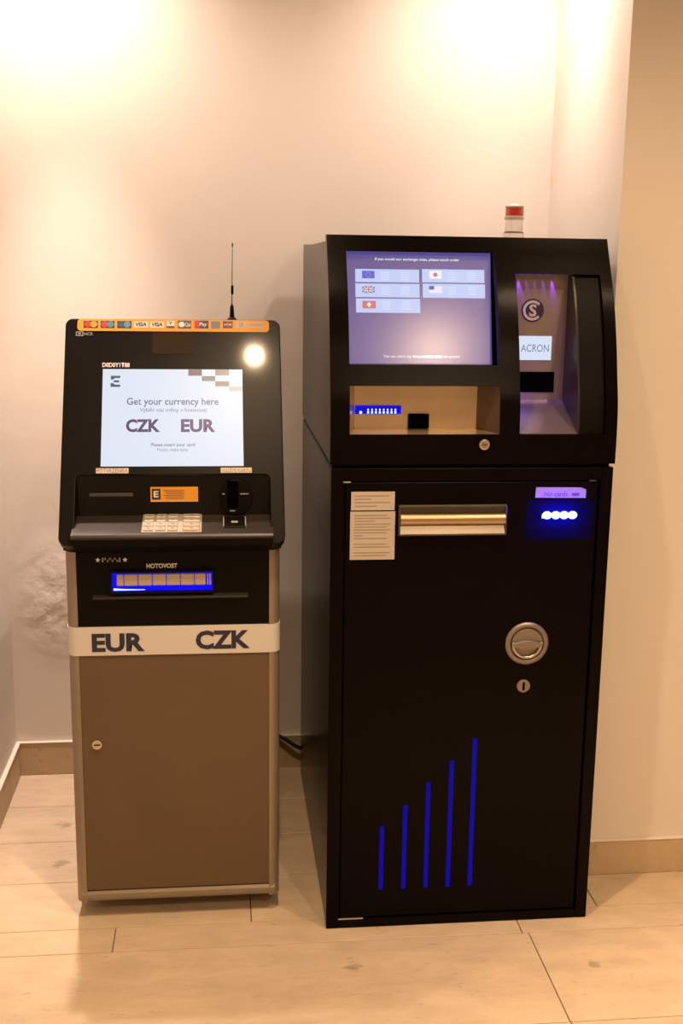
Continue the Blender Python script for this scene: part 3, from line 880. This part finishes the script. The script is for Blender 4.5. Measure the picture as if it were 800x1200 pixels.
# side plates, top and back of the head
TOPZ = 1.668
def side_poly():
    p = [(prof_y(z) + 0.012, z) for z in [1.166 + (TOPZ - 1.166) * q / 20 for q in range(21)]]
    return [q for q in p if q[1] <= 1.6581] + [(prof_y(1.658) + 0.012, 1.658), (DB, TOPZ + 0.004), (DB, 1.166)]
prism('side_panel', side_poly(), 'x', 0.0, 0.008, BLACKS, ex, smooth=False)
prism('side_panel', side_poly(), 'x', W - 0.008, W, BLACKS, ex, smooth=False)
box('top_panel', 0.008, W - 0.008, 0.155, DB - 0.01, TOPZ - 0.010, TOPZ, BLACK, ex)
box('back_panel', 0.008, W - 0.008, DB - 0.01, DB, 1.166, TOPZ, BLACK, ex)
box('head_base', 0.004, W - 0.004, 0.022, DB, 1.151, 1.1665, BLACKM, ex)
box('inner_core', 0.02, W - 0.02, 0.20, DB - 0.02, 1.17, 1.655, BLACKM, ex)

# ---- purple screen, set back in its opening
SCT = math.radians(14)
SPY, SPZ = 0.088, 1.388           # foot of the glass
MB = Matrix.Translation((0, SPY, SPZ)) @ Matrix(((1, 0, 0, 0), (0, math.cos(SCT), math.sin(SCT), 0), (0, -math.sin(SCT), math.cos(SCT), 0), (0, 0, 0, 1)))
def sv(z):      # height on the glass for a height measured on the plane y = .12
    return (z - SPZ) / math.cos(SCT) * 1.004
PSCR = glow('purple_screen', (0.085, 0.065, 0.27), 1.0, base=(0.02, 0.018, 0.02), coat=1.0, cr=0.20)
bm = bmesh.new()
add_prism(bm, rect(0.036, 0.384, -0.004, 0.266), 'y', 0.0, 0.01)
bmesh.ops.transform(bm, matrix=MB, verts=bm.verts)
ps = finish('screen', bm, PSCR, ex)
PALE = glow('pale_blue_tile', (0.50, 0.60, 0.93), 1.0)
PALE2 = glow('paler_print', (0.60, 0.70, 0.97), 1.0)
WHT = glow('white_screen_print', (0.85, 0.85, 0.95), 1.0)
def BF(name, x0, x1, z0, z1, material, parent, y=0.0, t=0.0003):
    return flat(name, rect(x0, x1, sv(z0), sv(z1)), y, material, parent, MB, t)
tiles = []
for (x0, x1, z0, z1) in ((0.064, 0.214, 1.5725, 1.602), (0.064, 0.2145, 1.5385, 1.5695), (0.065, 0.2155, 1.5035, 1.5355), (0.221, 0.369, 1.5735, 1.6035), (0.222, 0.370, 1.5385, 1.5705)):
    tiles.append(BF('currency_button', x0, x1, z0, z1, PALE, ps))
    bm = bmesh.new()
    for col in (0.060, 0.107):
        for q in range(4):
            za = z1 - 0.006 - q * 0.0052
            add_prism(bm, rect(x0 + col, x0 + col + 0.020, sv(za - 0.0030), sv(za)), 'y', -0.0005, -0.0003)
    bmesh.ops.transform(bm, matrix=MB, verts=bm.verts)
    finish('print_lines', bm, PALE2, ps, kind='stuff')
cE = glow('flag_blue', (0.07, 0.10, 0.62), 1.0)
cR = glow('flag_red', (0.62, 0.16, 0.17), 1.0)
cW = glow('flag_white', (0.86, 0.86, 0.95), 1.0)
cY = glow('flag_star', (0.35, 0.38, 0.62), 1.0)
cN = glow('flag_navy', (0.10, 0.08, 0.35), 1.0)
cP = glow('flag_pink', (0.70, 0.66, 0.92), 1.0)
def FL(x0, x1, z0, z1, c, k=1, name='flag'):
    return BF(name, x0, x1, z0, z1, c, ps, -0.0003 * k, 0.0003)
FL(0.080, 0.109, 1.581, 1.598, cE)
for q in range(12):
    a = 2 * PI * q / 12
    FL(0.0945 + 0.0055 * math.cos(a) - 0.0008, 0.0945 + 0.0055 * math.cos(a) + 0.0008, 1.5895 + 0.0055 * math.sin(a) - 0.0008, 1.5895 + 0.0055 * math.sin(a) + 0.0008, cY, 2, 'flag_star')
FL(0.080, 0.109, 1.548, 1.563, cN)
for s in (-1, 1):
    flat('flag_stripe', [(0.0945 - 0.0145, sv(1.5555 - s * 0.0075)), (0.0945 - 0.0115, sv(1.5555 - s * 0.0075)), (0.0945 + 0.0145, sv(1.5555 + s * 0.0075)), (0.0945 + 0.0115, sv(1.5555 + s * 0.0075))], -0.0006, cW, ps, MB, 0.0003)
FL(0.0917, 0.0973, 1.548, 1.563, cW, 3, 'flag_stripe'); FL(0.080, 0.109, 1.5530, 1.5580, cW, 3, 'flag_stripe')
FL(0.0929, 0.0961, 1.548, 1.563, cR, 4, 'flag_stripe'); FL(0.080, 0.109, 1.5541, 1.5569, cR, 4, 'flag_stripe')
FL(0.080, 0.111, 1.513, 1.530, cR)
FL(0.0935, 0.0975, 1.5165, 1.5265, cW, 2, 'flag_cross'); FL(0.0905, 0.1005, 1.5195, 1.5235, cW, 2, 'flag_cross')
FL(0.238, 0.267, 1.582, 1.600, cW)
flat('flag_disc', circ(0.2525, sv(1.591), 0.0052, 18), -0.0006, cR, ps, MB, 0.0003)
FL(0.237, 0.268, 1.549, 1.565, cW)
for q in range(4):
    FL(0.237, 0.268, 1.5495 + q * 0.0042, 1.5512 + q * 0.0042, cP, 2, 'flag_stripe')
FL(0.237, 0.249, 1.557, 1.565, cN, 3, 'flag_canton')
text('If you would our exchange rates, please touch order', 0.110, 0.310, sv(1.6205), sv(1.6285), -0.0004, WHT, ps, weight=0.015, M=MB, italic=0.15)
text('You can select any denomination order on convert', 0.127, 0.308, sv(1.4005), sv(1.4085), -0.0004, WHT, ps, weight=0.015, M=MB)

# ---- pale metal tray below the screen
ty0, ty1 = 0.004, 0.097
fa = [(0.041, 1.235), (0.388, 1.235), (0.388, 1.344), (0.041, 1.344)]
bb = [(0.062, 1.2365), (0.353, 1.2365), (0.353, 1.338), (0.062, 1.338)]
def tray_face(name, quad, material):
    bm = bmesh.new()
    vs = [bm.verts.new(q) for q in quad]
    f = bm.faces.new(vs)
    r = bmesh.ops.extrude_face_region(bm, geom=[f])
    c = Vector((0.21, 0.0, 1.29))
    nrm = (vs[1].co - vs[0].co).cross(vs[2].co - vs[1].co).normalized()
    if nrm.dot(vs[0].co - c) < 0: nrm = -nrm
    for v in r['geom']:
        if isinstance(v, bmesh.types.BMVert): v.co += nrm * 0.003
    return finish(name, bm, material, ex)
def fy(z): return prof_y(z) + 0.006
TRAY = mat('tray_metal', (0.58, 0.46, 0.31), 0.28, metal=0.8, noise=0.08, nscale=12)
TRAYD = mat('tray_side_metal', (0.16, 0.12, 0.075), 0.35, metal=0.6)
tb = tray_face('tray_back', [(bb[0][0], ty1, bb[0][1]), (bb[1][0], ty1, bb[1][1]), (bb[2][0], ty1, bb[2][1]), (bb[3][0], ty1, bb[3][1])], TRAY)
tray_face('tray_floor', [(fa[0][0], fy(1.235), fa[0][1]), (fa[1][0], fy(1.235), fa[1][1]), (bb[1][0], ty1, bb[1][1]), (bb[0][0], ty1, bb[0][1])], TRAY)
tray_face('tray_side', [(fa[0][0], fy(1.235), fa[0][1]), (bb[0][0], ty1, bb[0][1]), (bb[3][0], ty1, bb[3][1]), (fa[3][0], fy(1.344), fa[3][1])], TRAY)
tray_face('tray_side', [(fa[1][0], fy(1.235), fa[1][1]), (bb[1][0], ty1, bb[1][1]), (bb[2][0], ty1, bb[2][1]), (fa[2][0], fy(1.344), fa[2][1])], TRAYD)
tray_face('tray_top', [(fa[3][0], fy(1.344), fa[3][1]), (fa[2][0], fy(1.344), fa[2][1]), (bb[2][0], ty1, bb[2][1]), (bb[3][0], ty1, bb[3][1])], BLACKM)
DISP = mat('blue_display', (0.0, 0.0, 0.03), 0.6, emit=(0.004, 0.003, 0.70), es=1.0, spec=0.1)
ld = flat('number_display', rect(0.064, 0.172, 1.271, 1.2905), ty1, DISP, ex, t=0.004)
SEG = glow('lit_segment', (0.45, 0.55, 1.0), 2.5)
flat('lit_segment', circ(0.0765, 1.2745, 0.0034, 10), ty1 - 0.004, SEG, ld)
for q in range(8):
    x = 0.094 + q * 0.0092
    bm = bmesh.new()
    add_prism(bm, rect(x - 0.0022, x + 0.0022, 1.2722, 1.2770), 'y', ty1 - 0.0048, ty1 - 0.004)
    add_prism(bm, rect(x - 0.0016, x + 0.0016, 1.2785, 1.2830), 'y', ty1 - 0.0048, ty1 - 0.004)
    finish('lit_segment', bm, SEG, ld)
box('scanner_block', 0.190, 0.238, ty1 - 0.012, ty1, 1.2375, 1.271, VOID, ex, bev=0.001)
# lock on the head
bm = bmesh.new()
add_prism(bm, circ(0.352, 1.212, 0.0125), 'y', -0.004, 0.006, bev=0.0015)
hl = finish('head_lock', bm, NICKEL, ex, smooth='auto')
flat('lock_core', circ(0.352, 1.212, 0.0065, 16), -0.004, BRASS, hl, t=0.0012)
flat('keyway', rect(0.346, 0.358, 1.2112, 1.2128), -0.0052, VOID, hl, t=0.0003)

# ---- coin recess on the right
RB = 0.140
cp = box('recess_panel', 0.405, 0.5745, RB, RB + 0.006, 1.290, 1.612, PANELST, ex)
prism('recess_floor', [(0.008, 1.236), (0.008, 1.232), (RB, 1.295), (RB, 1.300)], 'x', 0.405, 0.5745, mat('recess_floor_metal', (0.24, 0.19, 0.20), 0.30, metal=0.6), ex, smooth=False)
def wedge():
    p = [(prof_y(z) + 0.008, z) for z in [1.234 + (1.598 - 1.234) * q / 14 for q in range(15)]]
    return p + [(RB + 0.004, 1.598), (RB + 0.004, 1.298)]
prism('recess_side', wedge(), 'x', 0.572, 0.577, mat('dark_satin_metal', (0.030, 0.022, 0.020), 0.3, spec=0.2), ex, smooth=False)
prism('recess_side', wedge(), 'x', 0.405, 0.409, BLACKM, ex, smooth=False)
def blank():
    zl = [1.232 + (1.600 - 1.232) * q / 14 for q in range(15)]
    return [(prof_y(z) + 0.012, z) for z in zl] + [(prof_y(z) + 0.020, z) for z in zl[::-1]]
prism('blank_panel', blank(), 'x', 0.574, 0.642, BLACKM, ex)
LOGOC = mat('logo_dark_disc', (0.025, 0.014, 0.045), 0.4)
LOGOW = mat('logo_pale_print', (0.50, 0.45, 0.47), 0.4)
px, pz = 0.489, 1.512
flat('logo_disc', circ(px, pz, 0.0275, 32), RB, LOGOC, cp, t=0.0010)
bm = bmesh.new()
for sgn in (1,):
    o_, i_ = 0.0235, 0.0175
    a0, a1 = math.radians(42), math.radians(318)
    for q in range(24):
        t0, t1 = a0 + (a1 - a0) * q / 24, a0 + (a1 - a0) * (q + 1) / 24
        add_prism(bm, [(px + i_ * math.cos(t0), pz + i_ * math.sin(t0)), (px + o_ * math.cos(t0), pz + o_ * math.sin(t0)), (px + o_ * math.cos(t1), pz + o_ * math.sin(t1)), (px + i_ * math.cos(t1), pz + i_ * math.sin(t1))], 'y', RB - 0.0016, RB - 0.0010)
finish('logo_ring', bm, LOGOW, cp)
text('S', px - 0.0085, px + 0.0095, pz - 0.0145, pz + 0.0145, RB - 0.0014, LOGOW, cp, weight=0.03)
LBOX = glow('white_lightbox', (0.66, 0.76, 0.95), 1.0)
lb = flat('lit_sign', rect(0.440, 0.5385, 1.395, 1.452), RB, LBOX, cp, t=0.003)
text('ACRON', 0.464, 0.532, 1.4145, 1.432, RB - 0.0033, glow('sign_ink', (0.13, 0.16, 0.30), 1.0), lb)
box('coin_slot', 0.452, 0.549, RB - 0.003, RB, 1.318, 1.367, VOID, cp, bev=0.001)
# blue lights on the hidden left side of the recess
for q in range(5):
    lathe('led', [(0.0035, 1.292 + q * 0.05), (0.0035, 1.310 + q * 0.05)], 0.4125, 0.118 - q * 0.004, BLUELED, ex, 8)
blue_point('led_glow', (0.422, 0.075, 1.30), 0.5, ex, 0.008, (0.13, 0.03, 1.0))
blue_point('led_glow', (0.42, 0.06, 1.45), 0.2, ex, 0.006, (0.13, 0.03, 1.0))
for q, (x, e) in enumerate(((0.449, 1.6), (0.468, 0.35), (0.488, 0.28), (0.508, 0.5), (0.530, 1.8))):  # row added at the top to throw blue streaks down the panel
    streak_led = box('led', x - 0.003, x + 0.003, RB - 0.009, RB - 0.004, 1.5954, 1.5972, BLUEBACK, ex)
    L = bpy.data.lights.new('led_glow', 'SPOT')
    L.energy = e
    L.color = (0.20, 0.03, 1.0)
    L.spot_size = math.radians(26)
    L.spot_blend = 0.8
    L.shadow_soft_size = 0.002
    lo = bpy.data.objects.new('led_glow', L)
    C.objects.link(lo)
    lo.parent = ex
    lo.location = Vector((x, RB - 0.0050, 1.5935)) - wpos(ex)
    lo.rotation_euler = (math.radians(6), math.radians(-9), 0)

# ---- signal beacon
bx, by = 0.5135, 0.45
bc = lathe('beacon', [(0.027, TOPZ), (0.027, 1.700), (0.0235, 1.704), (0.0225, 1.7375)], bx, by, mat('clear_beacon_plastic', (0.97, 0.94, 0.88), 0.08, trans=0.9, coat=0.5), ex)
lathe('beacon_collar', [(0.0245, 1.733), (0.0255, 1.736), (0.0255, 1.741), (0.0235, 1.743)], bx, by, mat('pale_collar', (0.70, 0.64, 0.55), 0.25, coat=0.5), bc)
lathe('red_lens', [(0.0225, 1.743), (0.0235, 1.745), (0.0235, 1.762), (0.0225, 1.764)], bx, by, mat('red_lens', (0.60, 0.03, 0.012), 0.15, coat=0.8), bc)
lathe('beacon_cap', [(0.0245, 1.764), (0.0245, 1.768), (0.012, 1.7705), (0.006, 1.774)], bx, by, mat('clear_cap', (0.66, 0.58, 0.48), 0.2, coat=0.5), bc)

# ------------------------------------------------------------------ cable by the skirting between the machines
cb = tube('power_cable', [(-0.20, 0.945, 0.122), (-0.12, 0.945, 0.1215), (-0.07, 0.943, 0.1195), (-0.045, 0.938, 0.106), (-0.02, 0.934, 0.088), (0.01, 0.934, 0.072), (0.04, 0.934, 0.06)], 0.0065, mat('black_rubber', (0.012, 0.011, 0.010), 0.5))
cb['label'] = 'black power cable by the skirting between the two machines'
cb['category'] = 'cable'
